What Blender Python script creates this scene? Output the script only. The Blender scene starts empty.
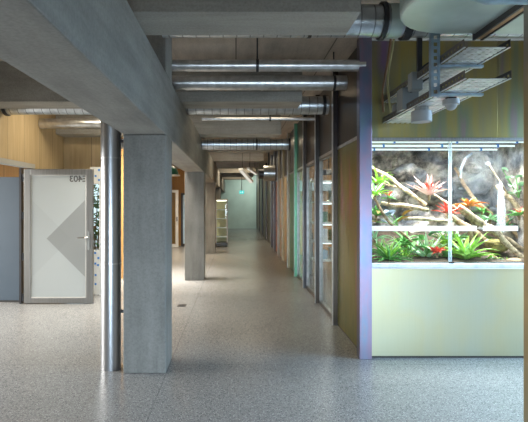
import bpy, bmesh, math, random
from mathutils import Vector, Matrix, noise
random.seed(7)
S = bpy.context.scene
COL = S.collection
PI = math.pi
F, VX, VY, EYE = 480.0, 236.0, 203.0, 1.6      # focal length in px, vanishing point, eye height

def at(px, py, Y):
    return Vector(((px - VX) * Y / F, Y, EYE + (VY - py) * Y / F))

# ------------------------------------------------------------------ materials
MATS = {}
class NT:
    def __init__(s, name):
        m = bpy.data.materials.new(name); m.use_nodes = True
        s.m = m; s.t = m.node_tree; s.t.nodes.clear()
        s.out = s.n('ShaderNodeOutputMaterial'); MATS[name] = m
    def n(s, typ, **kw):
        nd = s.t.nodes.new(typ)
        for k, v in kw.items():
            if hasattr(nd, k) and k not in nd.inputs: setattr(nd, k, v)
            else: nd.inputs[k.replace('_', ' ')].default_value = v
        return nd
    def l(s, a, b): s.t.links.new(a, b)
    def coord(s, scale=(1, 1, 1), kind='Object'):
        tc = s.n('ShaderNodeTexCoord'); mp = s.n('ShaderNodeMapping')
        mp.inputs['Scale'].default_value = scale
        s.l(tc.outputs[kind], mp.inputs['Vector']); return mp.outputs['Vector']
    def pos(s, scale=(1, 1, 1)):
        g = s.n('ShaderNodeNewGeometry'); mp = s.n('ShaderNodeMapping')
        mp.inputs['Scale'].default_value = scale
        s.l(g.outputs['Position'], mp.inputs['Vector']); return mp.outputs['Vector']
    def noise(s, vec, scale=5, detail=4, rough=.55):
        nd = s.n('ShaderNodeTexNoise'); nd.inputs['Scale'].default_value = scale
        nd.inputs['Detail'].default_value = detail; nd.inputs['Roughness'].default_value = rough
        s.l(vec, nd.inputs['Vector']); return nd.outputs['Fac']
    def ramp(s, fac, stops, interp='LINEAR'):
        r = s.n('ShaderNodeValToRGB'); cr = r.color_ramp; cr.interpolation = interp
        while len(cr.elements) < len(stops): cr.elements.new(.5)
        for e, (p, c) in zip(cr.elements, stops):
            e.position = p; e.color = (*c, 1) if len(c) == 3 else c
        s.l(fac, r.inputs['Fac']); return r.outputs['Color']
    def mix(s, fac, a, b, mode='MIX'):
        m = s.n('ShaderNodeMix', data_type='RGBA'); m.blend_type = mode
        for sock, v in ((m.inputs[0], fac), (m.inputs[6], a), (m.inputs[7], b)):
            if isinstance(v, (int, float)): sock.default_value = v
            elif isinstance(v, tuple): sock.default_value = (*v, 1)
            else: s.l(v, sock)
        return m.outputs[2]
    def math(s, op, a, b=0.0, clamp=False):
        m = s.n('ShaderNodeMath', operation=op); m.use_clamp = clamp
        for i, v in enumerate((a, b)):
            if isinstance(v, (int, float)): m.inputs[i].default_value = v
            else: s.l(v, m.inputs[i])
        return m.outputs[0]
    def sep(s, vec):
        x = s.n('ShaderNodeSeparateXYZ'); s.l(vec, x.inputs[0]); return x.outputs
    def bump(s, h, strength=.2, dist=.01):
        b = s.n('ShaderNodeBump'); b.inputs['Strength'].default_value = strength
        b.inputs['Distance'].default_value = dist; s.l(h, b.inputs['Height']); return b.outputs['Normal']
    def bsdf(s, color, rough=.5, metal=0.0, normal=None, spec=None, link=True, coat=None):
        b = s.n('ShaderNodeBsdfPrincipled')
        for k, v in (('Base Color', color), ('Roughness', rough), ('Metallic', metal)):
            if isinstance(v, tuple): b.inputs[k].default_value = (*v, 1)
            elif isinstance(v, (int, float)): b.inputs[k].default_value = v
            else: s.l(v, b.inputs[k])
        if normal is not None: s.l(normal, b.inputs['Normal'])
        if spec is not None: b.inputs['Specular IOR Level'].default_value = spec
        if coat is not None: b.inputs['Coat Weight'].default_value = coat
        if link: s.l(b.outputs[0], s.out.inputs[0])
        return b.outputs[0]

def plain(name, col, rough=.5, metal=0.0, var=.12, scale=6, bump=0.0, spec=None):
    t = NT(name); v = t.coord(); f = t.noise(v, scale, 4)
    c = t.ramp(f, [(.3, tuple(x * (1 - var) for x in col)), (.7, tuple(min(1, x * (1 + var)) for x in col))])
    nrm = t.bump(f, bump, .01) if bump else None
    t.bsdf(c, rough, metal, nrm, spec); return t.m

def concrete(name, col, board=(1, 1, .12), seam=None):
    t = NT(name); p = t.pos()
    big = t.noise(p, 1.3, 5, .6)
    streak = t.noise(t.pos(board), 9, 3, .6)
    fine = t.noise(p, 60, 3, .6)
    f = t.math('ADD', t.math('MULTIPLY', big, .5), t.math('MULTIPLY', streak, .5))
    c = t.ramp(f, [(.32, tuple(x * .66 for x in col)), (.5, col), (.68, tuple(x * 1.28 for x in col))])
    c = t.mix(.35, c, t.ramp(fine, [(.35, (.55, .55, .55)), (.6, (1, 1, 1))]), 'MULTIPLY')
    vo = t.n('ShaderNodeTexVoronoi'); vo.inputs['Scale'].default_value = 11; t.l(p, vo.inputs['Vector'])
    pore = t.ramp(vo.outputs['Distance'], [(.0, (.35, .35, .35)), (.07, (1, 1, 1))])
    c = t.mix(.6, c, pore, 'MULTIPLY')
    if seam:
        x = t.sep(p)[0]
        d = t.math('ABSOLUTE', t.math('SUBTRACT', t.math('FRACT', t.math('ADD', t.math('DIVIDE', x, seam), 20.5)), .5))
        c = t.mix(t.math('LESS_THAN', d, .007), c, tuple(q * .3 for q in col))
    t.bsdf(c, .62, 0, t.bump(streak, .12, .01), .35); return t.m

concrete('concrete_column_grey', (.235, .235, .222))
concrete('concrete_beam_grey', (.265, .265, .25), (1, .1, 1))
concrete('concrete_cross_grey', (.34, .325, .29), (.1, 1, 1))
concrete('concrete_ceiling', (.50, .43, .36), (1, .12, 1), seam=1.06)

t = NT('terrazzo'); p = t.pos()
big = t.noise(p, .7, 4)
base = t.ramp(big, [(.3, (.20, .20, .197)), (.7, (.235, .233, .228))])
for sc, lo, colr, th in ((64, .0, (.07, .073, .077), .32), (90, .0, (.50, .50, .49), .26)):
    vo = t.n('ShaderNodeTexVoronoi'); vo.inputs['Scale'].default_value = sc; t.l(p, vo.inputs['Vector'])
    rnd = t.sep(vo.outputs['Color'])[0]
    k = t.math('MULTIPLY', t.math('LESS_THAN', vo.outputs['Distance'], th + .12), t.math('LESS_THAN', rnd, .5))
    base = t.mix(t.math('MULTIPLY', k, .58), base, colr)
x, y, z = t.sep(p)[:3]
jx = t.math('LESS_THAN', t.math('ABSOLUTE', t.math('ADD', x, .655)), .006)
jy = t.math('LESS_THAN', t.math('ABSOLUTE', t.math('SUBTRACT', t.math('FRACT', t.math('DIVIDE', t.math('SUBTRACT', y, 2.05), 5.4)), .5)), .0009)
base = t.mix(t.math('MULTIPLY', t.math('MAXIMUM', jx, jy), .35), base, (.09, .09, .09))
t.bsdf(base, .27, 0, None, .5)

def wood(name, a, b, scale=(1, 1, .06), plank=.55):
    t = NT(name); p = t.pos(scale); g = t.noise(p, 14, 5, .6); f2 = t.noise(t.pos(scale), 60, 3)
    c = t.ramp(g, [(.3, a), (.7, b)])
    c = t.mix(.2, c, t.ramp(f2, [(.35, (.6, .6, .6)), (.6, (1, 1, 1))]), 'MULTIPLY')
    q = t.sep(t.pos()); h = t.math('ADD', q[0], q[1])
    d = t.math('ABSOLUTE', t.math('SUBTRACT', t.math('FRACT', t.math('DIVIDE', h, plank)), .5))
    c = t.mix(t.math('LESS_THAN', d, .008), c, tuple(x * .4 for x in a))
    t.bsdf(c, .48, 0, None, .4)
wood('maple_cladding', (.47, .34, .18), (.60, .46, .27))
wood('orange_wood', (.46, .24, .07), (.58, .33, .11))

def galv(name, axis=0, pitch=.11, col=(.62, .66, .70), rough=.3):
    t = NT(name); p = t.pos(); c = t.ramp(t.noise(p, 12, 4), [(.35, tuple(x * .72 for x in col)), (.65, col)])
    if pitch:
        fr = t.math('FRACT', t.math('DIVIDE', t.sep(p)[axis], pitch))
        ln = t.math('LESS_THAN', fr, .1)
        c = t.mix(ln, c, tuple(x * .4 for x in col))
        t.bsdf(c, rough, .9, t.bump(ln, .5, .006))
    else: t.bsdf(c, rough, .9)
galv('spiral_duct_steel'); galv('smooth_steel', 0, 0, (.66, .66, .66), .28)
t = NT('duct_sheet'); t.bsdf(t.ramp(t.noise(t.pos(), 3, 3), [(.35, (.44, .53, .50)), (.65, (.56, .66, .63))]), .4, .55)
galv('blue_zinc', 0, 0, (.42, .56, .70), .35)
galv('sill_metal', 0, 0, (.66, .74, .82), .5); galv('tray_steel', 0, 0, (.80, .84, .86), .5); galv('tray_dark_reflection', 0, 0, (.17, .16, .15), .5)  # tray rail colour darkened for its dark reflection, grid lightened for floor bounce
t = NT('stainless'); p = t.pos((1, 1, .02)); t.bsdf(t.ramp(t.noise(p, 40, 3), [(.3, (.38, .39, .41)), (.7, (.50, .51, .53))]), .34, .95)
t = NT('brushed_aluminium'); p = t.pos((1, 1, .02)); t.bsdf(t.ramp(t.noise(p, 60, 3), [(.3, (.20, .20, .195)), (.7, (.28, .28, .275))]), .4, .9)

def irid(name, stops, sx, sz, rough=.3, metal=.9, amp=.35, axis=0, base=0.0, gain=2.6):
    """chromated metal: interference colours that belong to the sheet itself"""
    t = NT(name); p = t.pos(); n1 = t.noise(t.pos((sx, sx, sz)), 1.6, 3, .5)
    n2 = t.noise(t.pos((sx * 3, sx * 3, sz * .3)), 2.2, 2, .5)
    f = t.math('ADD', t.math('MULTIPLY', n1, 1 - amp), t.math('MULTIPLY', n2, amp))
    f = t.math('ADD', t.math('MULTIPLY', t.math('SUBTRACT', f, .5), gain), .5 + base, True)
    c = t.ramp(f, stops)
    fine = t.noise(t.pos((90, 90, 1)), 3, 2)
    c = t.mix(.15, c, t.ramp(fine, [(.35, (.85, .85, .85)), (.6, (1, 1, 1))]), 'MULTIPLY')
    t.bsdf(c, rough, metal)
irid('chromate_olive', [(.0, (.22, .15, .27)), (.22, (.25, .23, .15)), (.5, (.33, .27, .10)), (.78, (.22, .24, .15)), (1, (.29, .17, .22))], 1.7, .35, .36, amp=.25, gain=3.0)
irid('chromate_gold', [(.0, (.16, .21, .09)), (.35, (.29, .27, .09)), (.6, (.25, .24, .07)), (.8, (.33, .21, .13)), (1, (.38, .19, .27))], 1.6, .7, .3)
irid('chromate_pale', [(.0, (.40, .48, .41)), (.35, (.44, .48, .37)), (.7, (.48, .47, .31)), (1, (.44, .48, .40))], .4, .5, .38)
irid('chromate_lilac', [(.0, (.14, .25, .29)), (.3, (.17, .21, .33)), (.6, (.26, .20, .29)), (.85, (.18, .24, .35)), (1, (.32, .22, .26))], 1.6, 1.3, .34)
irid('chromate_dark', [(.0, (.07, .06, .08)), (.4, (.09, .072, .058)), (.7, (.06, .066, .073)), (1, (.105, .07, .062))], 1.0, .4, .36)
irid('chromate_green', [(.0, (.16, .34, .20)), (.5, (.18, .44, .28)), (1, (.40, .40, .14))], 2.0, .4, .34)
irid('chromate_tan', [(.0, (.68, .50, .34)), (.5, (.80, .68, .50)), (1, (.66, .60, .48))], 3.0, .2, .42, .4)
irid('chromate_bronze', [(.0, (.20, .16, .10)), (.5, (.30, .22, .12)), (1, (.22, .20, .18))], 3.0, .15, .36)
irid('chromate_jamb', [(.0, (.26, .26, .27)), (.5, (.40, .32, .18)), (1, (.30, .28, .22))], .8, .6, .4)

t = NT('clear_glass')
tr = t.n('ShaderNodeBsdfTransparent'); tr.inputs[0].default_value = (.93, .97, .96, 1)
gl = t.n('ShaderNodeBsdfGlossy'); gl.inputs['Roughness'].default_value = .02
fr = t.n('ShaderNodeFresnel'); fr.inputs['IOR'].default_value = 1.45
mx = t.n('ShaderNodeMixShader'); t.l(t.math('MULTIPLY', fr.outputs[0], .5), mx.inputs[0]); t.l(tr.outputs[0], mx.inputs[1]); t.l(gl.outputs[0], mx.inputs[2]); t.l(mx.outputs[0], t.out.inputs[0])

t = NT('frosted_door_glass')
v = t.coord(); sx_, sy_, sz_ = t.sep(v)[:3]
az = t.math('ABSOLUTE', t.math('SUBTRACT', sz_, -.035))
tri = t.math('MULTIPLY', t.math('GREATER_THAN', t.math('SUBTRACT', sx_, -.19), az), t.math('LESS_THAN', sx_, .42))
tri2 = t.math('GREATER_THAN', t.math('SUBTRACT', .19, sx_), az)
colr = t.mix(t.math('MULTIPLY', tri2, .16), (.64, .68, .69), (.46, .49, .5))
colr = t.mix(t.math('MULTIPLY', tri, .6), colr, (.34, .35, .35))
df = t.n('ShaderNodeBsdfDiffuse'); tl = t.n('ShaderNodeBsdfTranslucent'); gg = t.n('ShaderNodeBsdfGlossy'); gg.inputs['Roughness'].default_value = .25
t.l(colr, df.inputs[0]); t.l(colr, tl.inputs[0])
m1 = t.n('ShaderNodeMixShader'); m1.inputs[0].default_value = .6; t.l(df.outputs[0], m1.inputs[1]); t.l(tl.outputs[0], m1.inputs[2])
m2 = t.n('ShaderNodeMixShader'); m2.inputs[0].default_value = .06; t.l(m1.outputs[0], m2.inputs[1]); t.l(gg.outputs[0], m2.inputs[2]); t.l(m2.outputs[0], t.out.inputs[0])

def lamp(name, col, strength):
    t = NT(name); e = t.n('ShaderNodeEmission'); e.inputs[0].default_value = (*col, 1); e.inputs[1].default_value = strength
    t.l(e.outputs[0], t.out.inputs[0])
lamp('tube_light', (.85, .96, 1), 1.3); lamp('case_tube', (1, .97, .75), 6.0); lamp('corridor_tube', (1, .95, .82), .75); lamp('exit_teal', (.10, .78, .72), 1.0); lamp('exit_white', (.85, 1, .97), 1.3)
lamp('rack_tube', (.85, .95, 1), 4.0)
t = NT('water_spray')
tr = t.n('ShaderNodeBsdfTransparent'); df = t.n('ShaderNodeBsdfPrincipled'); df.inputs['Base Color'].default_value = (.92, .95, 1, 1); df.inputs['Roughness'].default_value = .3
mx = t.n('ShaderNodeMixShader'); t.l(t.ramp(t.noise(t.pos((1, 1, .2)), 70, 3), [(.35, (.05,) * 3), (.65, (.48,) * 3)]), mx.inputs[0])
t.l(tr.outputs[0], mx.inputs[1]); t.l(df.outputs[0], mx.inputs[2]); t.l(mx.outputs[0], t.out.inputs[0])
t = NT('pane_edge_glass')
tr = t.n('ShaderNodeBsdfTransparent'); df = t.n('ShaderNodeBsdfTranslucent'); df.inputs[0].default_value = (.85, .93, 1, 1)
mx = t.n('ShaderNodeMixShader'); mx.inputs[0].default_value = .35; t.l(tr.outputs[0], mx.inputs[1]); t.l(df.outputs[0], mx.inputs[2]); t.l(mx.outputs[0], t.out.inputs[0])
t = NT('white_film')
tr = t.n('ShaderNodeBsdfTransparent'); df = t.n('ShaderNodeBsdfDiffuse'); df.inputs[0].default_value = (.92, .92, .95, 1)
tl = t.n('ShaderNodeBsdfTranslucent'); tl.inputs[0].default_value = (.95, .95, .97, 1)
m1 = t.n('ShaderNodeMixShader'); m1.inputs[0].default_value = .8; t.l(df.outputs[0], m1.inputs[1]); t.l(tl.outputs[0], m1.inputs[2])
mx = t.n('ShaderNodeMixShader'); mx.inputs[0].default_value = .72; t.l(tr.outputs[0], mx.inputs[1]); t.l(m1.outputs[0], mx.inputs[2]); t.l(mx.outputs[0], t.out.inputs[0])

plain('white_paint', (.68, .69, .68), .4, 0, .04); plain('pale_green_wall', (.50, .60, .54), .55, 0, .08, 2)
plain('blue_grey_panel', (.06, .085, .115), .45, 0, .04, 2); plain('dark_rubber', (.03, .03, .03), .5); plain('black_metal', (.035, .035, .04), .4, .3)
plain('grey_plastic', (.19, .205, .205), .5, 0, .05); plain('detector_plastic', (.25, .27, .28), .45, 0, .04); plain('header_grey', (.48, .47, .44), .5, .2, .05)
plain('blue_sticker', (.05, .22, .62), .4); plain('red_plastic', (.6, .05, .03), .4); plain('cable_yellow', (.30, .27, .12), .5); plain('cable_brown', (.20, .11, .05), .5)
plain('letter_grey', (.10, .10, .10), .5); plain('chrome', (.7, .7, .7), .15, 1.0, .02); plain('brass_timber', (.42, .25, .12), .45, 0, .2, 20)
plain('green_enamel', (.02, .14, .09), .35); plain('cream_wall', (.70, .62, .48), .6, 0, .05); plain('room_orange', (.62, .36, .15), .5, 0, .12); plain('carton_blue', (.45, .62, .78), .5)
plain('shelf_white', (.78, .82, .84), .4); plain('soil', (.075, .05, .032), .9, 0, .5, 30, .6); plain('litter_tan', (.34, .22, .12), .8, 0, .35, 25, .4)
plain('moss_ochre', (.17, .13, .035), .9, 0, .5, 24, .8); plain('garden_ground', (.22, .20, .12), .9, 0, .4, 8)
plain('garden_leaf', (.12, .26, .05), .6, 0, .5, 9); plain('garden_rust', (.42, .2, .07), .6, 0, .3, 9); plain('case_lining', (.62, .62, .40), .6, 0, .04); plain('case_dark', (.05, .05, .05), .4); plain('door_orange', (.70, .36, .18), .5, 0, .08)
t = NT('bark_pale'); p = t.pos(); n_ = t.noise(p, 22, 5, .65)
t.bsdf(t.ramp(n_, [(.36, (.13, .085, .05)), (.5, (.36, .265, .16)), (.64, (.56, .45, .31))]), .75, 0, t.bump(n_, .6, .02))
t = NT('bark_brown'); p = t.pos(); n_ = t.noise(p, 26, 5, .65)
t.bsdf(t.ramp(n_, [(.32, (.10, .06, .035)), (.5, (.28, .18, .10)), (.68, (.44, .32, .19))]), .8, 0, t.bump(n_, .6, .02))
t = NT('rock'); p = t.pos(); n_ = t.noise(p, 4.5, 8, .68); n2 = t.noise(p, 1.6, 3)
c = t.ramp(n_, [(.36, (.03, .025, .023)), (.47, (.20, .165, .14)), (.6, (.58, .50, .43))])
c = t.mix(t.ramp(n2, [(.5, (0, 0, 0)), (.62, (.75,) * 3)]), c, t.ramp(n_, [(.3, (.08, .09, .12)), (.65, (.42, .46, .55))]))
t.bsdf(c, .7, 0, t.bump(n_, .8, .05))
t = NT('stone_blue'); p = t.pos(); n_ = t.noise(p, 9, 6, .65)
t.bsdf(t.ramp(n_, [(.32, (.12, .14, .18)), (.66, (.48, .53, .60))]), .65, 0, t.bump(n_, .8, .03))
def leafmat(name, a, b, back=.35):
    t = NT(name); f = t.noise(t.coord(), 18, 3)
    c = t.ramp(f, [(.3, a), (.7, b)])
    d = t.n('ShaderNodeBsdfPrincipled'); t.l(c, d.inputs['Base Color']); d.inputs['Roughness'].default_value = .38
    tl = t.n('ShaderNodeBsdfTranslucent'); t.l(c, tl.inputs[0])
    m = t.n('ShaderNodeMixShader'); m.inputs[0].default_value = back; t.l(d.outputs[0], m.inputs[1]); t.l(tl.outputs[0], m.inputs[2]); t.l(m.outputs[0], t.out.inputs[0])
leafmat('leaf_bright', (.22, .46, .06), (.50, .72, .16)); leafmat('leaf_mid', (.10, .32, .07), (.26, .52, .18)); leafmat('leaf_dark', (.05, .18, .08), (.14, .34, .15))
leafmat('leaf_red', (.62, .06, .05), (.85, .22, .14)); leafmat('leaf_pink', (.84, .52, .48), (.92, .80, .76)); leafmat('leaf_orange', (.66, .22, .06), (.74, .42, .12))
leafmat('leaf_silver', (.34, .42, .50), (.58, .66, .74)); leafmat('leaf_brown', (.24, .13, .04), (.46, .30, .08)); leafmat('leaf_mint', (.34, .58, .36), (.55, .76, .52))

# ------------------------------------------------------------------ mesh builder
class MB:
    def __init__(s): s.b = bmesh.new()
    def box(s, x0, x1, y0, y1, z0, z1):
        v = [s.b.verts.new((x, y, z)) for x in (x0, x1) for y in (y0, y1) for z in (z0, z1)]
        for f in ((0, 1, 3, 2), (4, 6, 7, 5), (0, 4, 5, 1), (2, 3, 7, 6), (0, 2, 6, 4), (1, 5, 7, 3)):
            s.b.faces.new([v[i] for i in f])
        return s
    def tube(s, pts, radii, n=16, cap=True):
        pts = [Vector(p) for p in pts]
        if isinstance(radii, (int, float)): radii = [radii] * len(pts)
        rings = []; up = None
        for i, p in enumerate(pts):
            d = (pts[min(i + 1, len(pts) - 1)] - pts[max(i - 1, 0)]).normalized()
            if up is None:
                up = Vector((0, 0, 1)) if abs(d.z) < .9 else Vector((1, 0, 0))
            a = d.cross(up).normalized(); b = a.cross(d).normalized(); up = b
            rings.append([s.b.verts.new(p + (a * math.cos(2 * PI * k / n) + b * math.sin(2 * PI * k / n)) * radii[i]) for k in range(n)])
        for r0, r1 in zip(rings, rings[1:]):
            for k in range(n): s.b.faces.new((r0[k], r0[(k + 1) % n], r1[(k + 1) % n], r1[k]))
        if cap:
            s.b.faces.new(rings[0][::-1]); s.b.faces.new(rings[-1])
        return s
    def prism(s, poly, h0, h1, axis='z'):
        def mk(p, h): return {'z': (p[0], p[1], h), 'y': (p[0], h, p[1]), 'x': (h, p[0], p[1])}[axis]
        a = [s.b.verts.new(mk(p, h0)) for p in poly]; c = [s.b.verts.new(mk(p, h1)) for p in poly]
        n = len(poly); s.b.faces.new(a[::-1]); s.b.faces.new(c)
        for k in range(n): s.b.faces.new((a[k], a[(k + 1) % n], c[(k + 1) % n], c[k]))
        return s
    def quadbar(s, p0, p1, w, h):
        p0, p1 = Vector(p0), Vector(p1); d = (p1 - p0).normalized()
        a = d.cross(Vector((0, 0, 1))).normalized() * w / 2; b = a.cross(d).normalized() * h / 2
        r = [[s.b.verts.new(p + a * i + b * j) for i, j in ((-1, -1), (1, -1), (1, 1), (-1, 1))] for p in (p0, p1)]
        s.b.faces.new(r[0][::-1]); s.b.faces.new(r[1])
        for k in range(4): s.b.faces.new((r[0][k], r[0][(k + 1) % 4], r[1][(k + 1) % 4], r[1][k]))
        return s
    def leaf(s, base, az, length, width, rise, droop, n=7, shape=1.0):
        """one strap leaf: folded along its midrib, arching out of the base, with a little thickness"""
        base = Vector(base); out = Vector((math.cos(az), math.sin(az), 0)); side = Vector((-out.y, out.x, 0))
        rows = []
        for i in range(n + 1):
            u = i / n
            ang = rise - droop * u
            if i == 0: p = base.copy()
            else: p = p + (out * math.cos(ang) + Vector((0, 0, math.sin(ang)))) * length / n
            w = width * (math.sin(PI * min(1, .18 + u * .82)) ** .7 if shape > 1 else (1 - u ** 2.4) * (.75 + .25 * math.sin(PI * u))) + .0012
            fold = .3 * w
            nrm = (out * -math.sin(ang) + Vector((0, 0, math.cos(ang))))
            L = p - side * w / 2 + nrm * fold; R = p + side * w / 2 + nrm * fold
            rows.append([s.b.verts.new(q) for q in (L, p, R, p - nrm * .0025)])
        for a, b in zip(rows, rows[1:]):
            for k in range(4): s.b.faces.new((a[k], a[(k + 1) % 4], b[(k + 1) % 4], b[k]))
        s.b.faces.new(rows[0][::-1]); s.b.faces.new(rows[-1])
        return s
    def blob(s, c, r, seed=0, amp=.25, sub=3, freq=2.0):
        ret = bmesh.ops.create_icosphere(s.b, subdivisions=sub, radius=1)
        for v in ret['verts']:
            d = v.co.normalized(); k = 1 + amp * noise.noise(d * freq + Vector((seed, seed * 1.7, 0)))
            v.co = Vector((c[0] + d.x * r[0] * k, c[1] + d.y * r[1] * k, c[2] + d.z * r[2] * k))
        return s
    def dome(s, c, r, h, n=20, m=5, flip=-1):
        rings = []
        for j in range(m):
            a = j / m * PI / 2
            rings.append([s.b.verts.new((c[0] + r * math.cos(a) * math.cos(2 * PI * k / n), c[1] + r * math.cos(a) * math.sin(2 * PI * k / n), c[2] + flip * h * math.sin(a))) for k in range(n)])
        top = s.b.verts.new((c[0], c[1], c[2] + flip * h))
        for r0, r1 in zip(rings, rings[1:]):
            for k in range(n): s.b.faces.new((r0[k], r0[(k + 1) % n], r1[(k + 1) % n], r1[k]))
        for k in range(n): s.b.faces.new((rings[-1][k], rings[-1][(k + 1) % n], top))
        s.b.faces.new(rings[0][::-1])
        return s
    def build(s, name, mat, parent=None, smooth=False, bevel=0.0, origin=None):
        bmesh.ops.recalc_face_normals(s.b, faces=s.b.faces)
        if parent is not None:
            w = parent['_o']; off = Vector(w)
        else:
            vs = [v.co for v in s.b.verts]
            off = Vector(origin) if origin else Vector((sum((min(v[i] for v in vs), max(v[i] for v in vs))) / 2 if i < 2 else min(v[2] for v in vs) for i in range(3)))
        lo = Vector([min(v.co[i] for v in s.b.verts) for i in range(3)]); hi = Vector([max(v.co[i] for v in s.b.verts) for i in range(3)])
        c = (lo + hi) / 2 if parent is not None else off
        if parent is not None: c = Vector((c.x, c.y, c.z))
        for v in s.b.verts: v.co -= c
        me = bpy.data.meshes.new(name); s.b.to_mesh(me); s.b.free()
        o = bpy.data.objects.new(name, me); COL.objects.link(o)
        me.materials.append(MATS[mat])
        if smooth:
            for q in me.polygons: q.use_smooth = True
            try: me.set_sharp_from_angle(angle=math.radians(40))
            except Exception: pass
        if bevel:
            bv = o.modifiers.new('edge', 'BEVEL'); bv.width = bevel; bv.segments = 2; bv.limit_method = 'ANGLE'
        if parent is not None:
            o.parent = parent; o.location = c - off
        else: o.location = c
        o['_o'] = tuple(c)
        return o

def empty(name, loc, label, cat, group=None):
    o = bpy.data.objects.new(name, None); COL.objects.link(o); o.location = loc; o['_o'] = tuple(loc); o.empty_display_size = .1
    return tag(o, label, cat, group)
def tag(o, label, cat, group=None):
    o['label'] = label; o['category'] = cat; o['kind'] = 'thing'
    if group: o['group'] = group
    return o
def struct(o): o['kind'] = 'structure'; return o
def B(*a): return MB().box(*a)
def T(*a, **k): return MB().tube(*a, **k)

ZC, ZB, ZM = 3.33, 2.835, 2.245          # ceiling, underside of cross beams, underside of the long beam
XW, YF = 1.275, 4.95                     # corridor wall plane, terrarium front plane

# ------------------------------------------------------------------ the shell
struct(B(-7, 6, -4.6, 31, -.2, 0).build('floor', 'terrazzo'))
cb = MB(); cb.box(-7, 6, -4.6, 9.2, ZC, ZC + .2); cb.box(-2.5, 6, 9.2, 31, ZC, ZC + .2)
struct(cb.build('ceiling', 'concrete_ceiling'))
struct(B(-2.5, 6, 30.0, 30.2, 0, ZC).build('wall_end', 'pale_green_wall'))
wl = MB(); wl.box(-3.34, -3.24, -4.4, 7.72, 2.225, ZC); wl.box(-3.34, -3.24, 7.72, 9.15, 0, ZC)
struct(wl.build('wall_left', 'maple_cladding'))
w2 = MB(); w2.box(-3.24, -2.4, 9.05, 9.15, 2.15, ZC); w2.box(-3.24, -2.4, 9.05, 9.15, 0, .12)
struct(w2.build('wall_back', 'maple_cladding'))
w3 = MB(); w3.box(-2.5, -2.4, 9.15, 18.0, 0, ZC); w3.box(-2.4, -1.075, 18.0, 18.1, 0, ZC)
struct(w3.build('wall_side', 'orange_wood'))
struct(B(-2.5, -2.4, 18.1, 30, 0, ZC).build('wall_far_side', 'cream_wall'))
struct(B(-3.35, -3.23, -4.4, 7.72, 2.15, 2.222).build('trim_lintel', 'header_grey'))
# wall behind the camera with its window openings, side walls
wb = MB(); wb.box(-7, 6, -4.6, -4.4, 1.5, ZC); wb.box(-7, -1.3, -4.6, -4.4, 0, 1.5); wb.box(3.9, 6, -4.6, -4.4, 0, 1.5)
struct(wb.build('wall_front', 'concrete_column_grey'))
struct(B(5.0, 5.2, -4.4, 31, 0, ZC).build('wall_right', 'cream_wall'))
ww = MB(); ww.box(-6.2, -6.0, 7.9, 9.2, 0, ZC); ww.box(-7, -6.8, -4.4, 9.2, 0, .1); ww.box(-7, -6.8, -4.4, 9.2, 2.6, ZC); ww.box(-7, -6.8, -4.4, 2.6, .1, 2.6); ww.box(-6.8, -3.34, 9.05, 9.2, 0, ZC)
struct(ww.build('wall_outer', 'orange_wood'))

# ------------------------------------------------------------------ columns and beams
def column(Y, label):
    o = tag(B(-1.06, -.66, Y, Y + .44, 0, ZM - .001).build('concrete_column', 'concrete_column_grey', bevel=.008), label, 'column', 'concrete columns under the long beam')
    B(-1.06, -.66, Y, Y + .44, ZB, ZC - .002).build('upper_stub', 'concrete_column_grey', o, bevel=.006)
column(4.51, 'grey concrete column beside the vertical steel pipe, nearest and widest')
column(9.92, 'grey concrete column second in line behind the nearest one')
column(15.2, 'grey concrete column third in line, just before the glass display case')
column(20.5, 'grey concrete column fourth in line, just behind the glass display case')
tag(B(-1.06, -.66, -4.3, 29.9, ZM, ZB - .002).build('concrete_beam', 'concrete_beam_grey', bevel=.01), 'long grey concrete beam running over the row of columns', 'beam')
ORD = ['first', 'second', 'third', 'fourth', 'fifth', 'sixth', 'seventh', 'eighth', 'ninth']
for k in range(9):
    y0 = 3.105 + 2.75 * k
    xl = -3.235 if y0 < 9 else -2.395
    tag(B(xl, .81, y0, y0 + .435, ZB, ZC - .002).build('cross_beam', 'concrete_cross_grey', bevel=.006),
        ('grey concrete cross beam under the ceiling, widest and nearest' if k == 0 else f'grey concrete ceiling cross beam, {ORD[k]} from the front'), 'beam', 'concrete cross beams')

# ------------------------------------------------------------------ pipes and ducts under the ceiling
def pipe(name, y, z, r, x0, x1, mat, label, cat, hangers=(), joints=(), flange=None, grp=None):
    e = empty(name, ((x0 + x1) / 2, y, z - r), label, cat, grp)
    T([(x0, y, z), (x1, y, z)], r, n=28).build('run', mat, e, True)
    for h in hangers:
        T([(h, y, z + r * .9), (h, y, ZC)], .008, n=8).build('hanger', 'black_metal', e, True)
        T([(h - .014, y, z), (h + .014, y, z)], r + .008, n=28).build('clamp', 'black_metal', e, True)
    for j in joints:
        T([(j - .012, y, z), (j + .012, y, z)], r + .004, n=28).build('joint', 'smooth_steel', e, True)
    for f in flange or ():
        T([(f - .02, y, z), (f + .02, y, z)], r + .018, n=28).build('flange', 'galv_flange' if 'galv_flange' in MATS else 'black_metal', e, True)
    return e
pipe('ceiling_pipe', 4.96, 3.02, .06, -1.9, 1.33, 'smooth_steel', 'slim bright steel pipe crossing under the ceiling before the second beam', 'pipe', (.22,), (.55,))
pipe('ceiling_pipe', 5.50, 2.975, .083, -1.15, 1.26, 'smooth_steel', 'thicker steel pipe crossing just below the slimmest bright pipe', 'pipe', (1.12,), (.3, -.56))
pipe('spiral_duct', 6.60, 2.94, .125, -3.19, 1.262, 'spiral_duct_steel', 'ribbed spiral duct crossing right behind the second cross beam', 'duct', (-1.7,), (), (1.2, -3.15))
pipe('ceiling_pipe', 7.74, 2.955, .03, -.55, 1.262, 'smooth_steel', 'thin steel pipe behind the ribbed duct of the second beam', 'pipe', (.55,))
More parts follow.
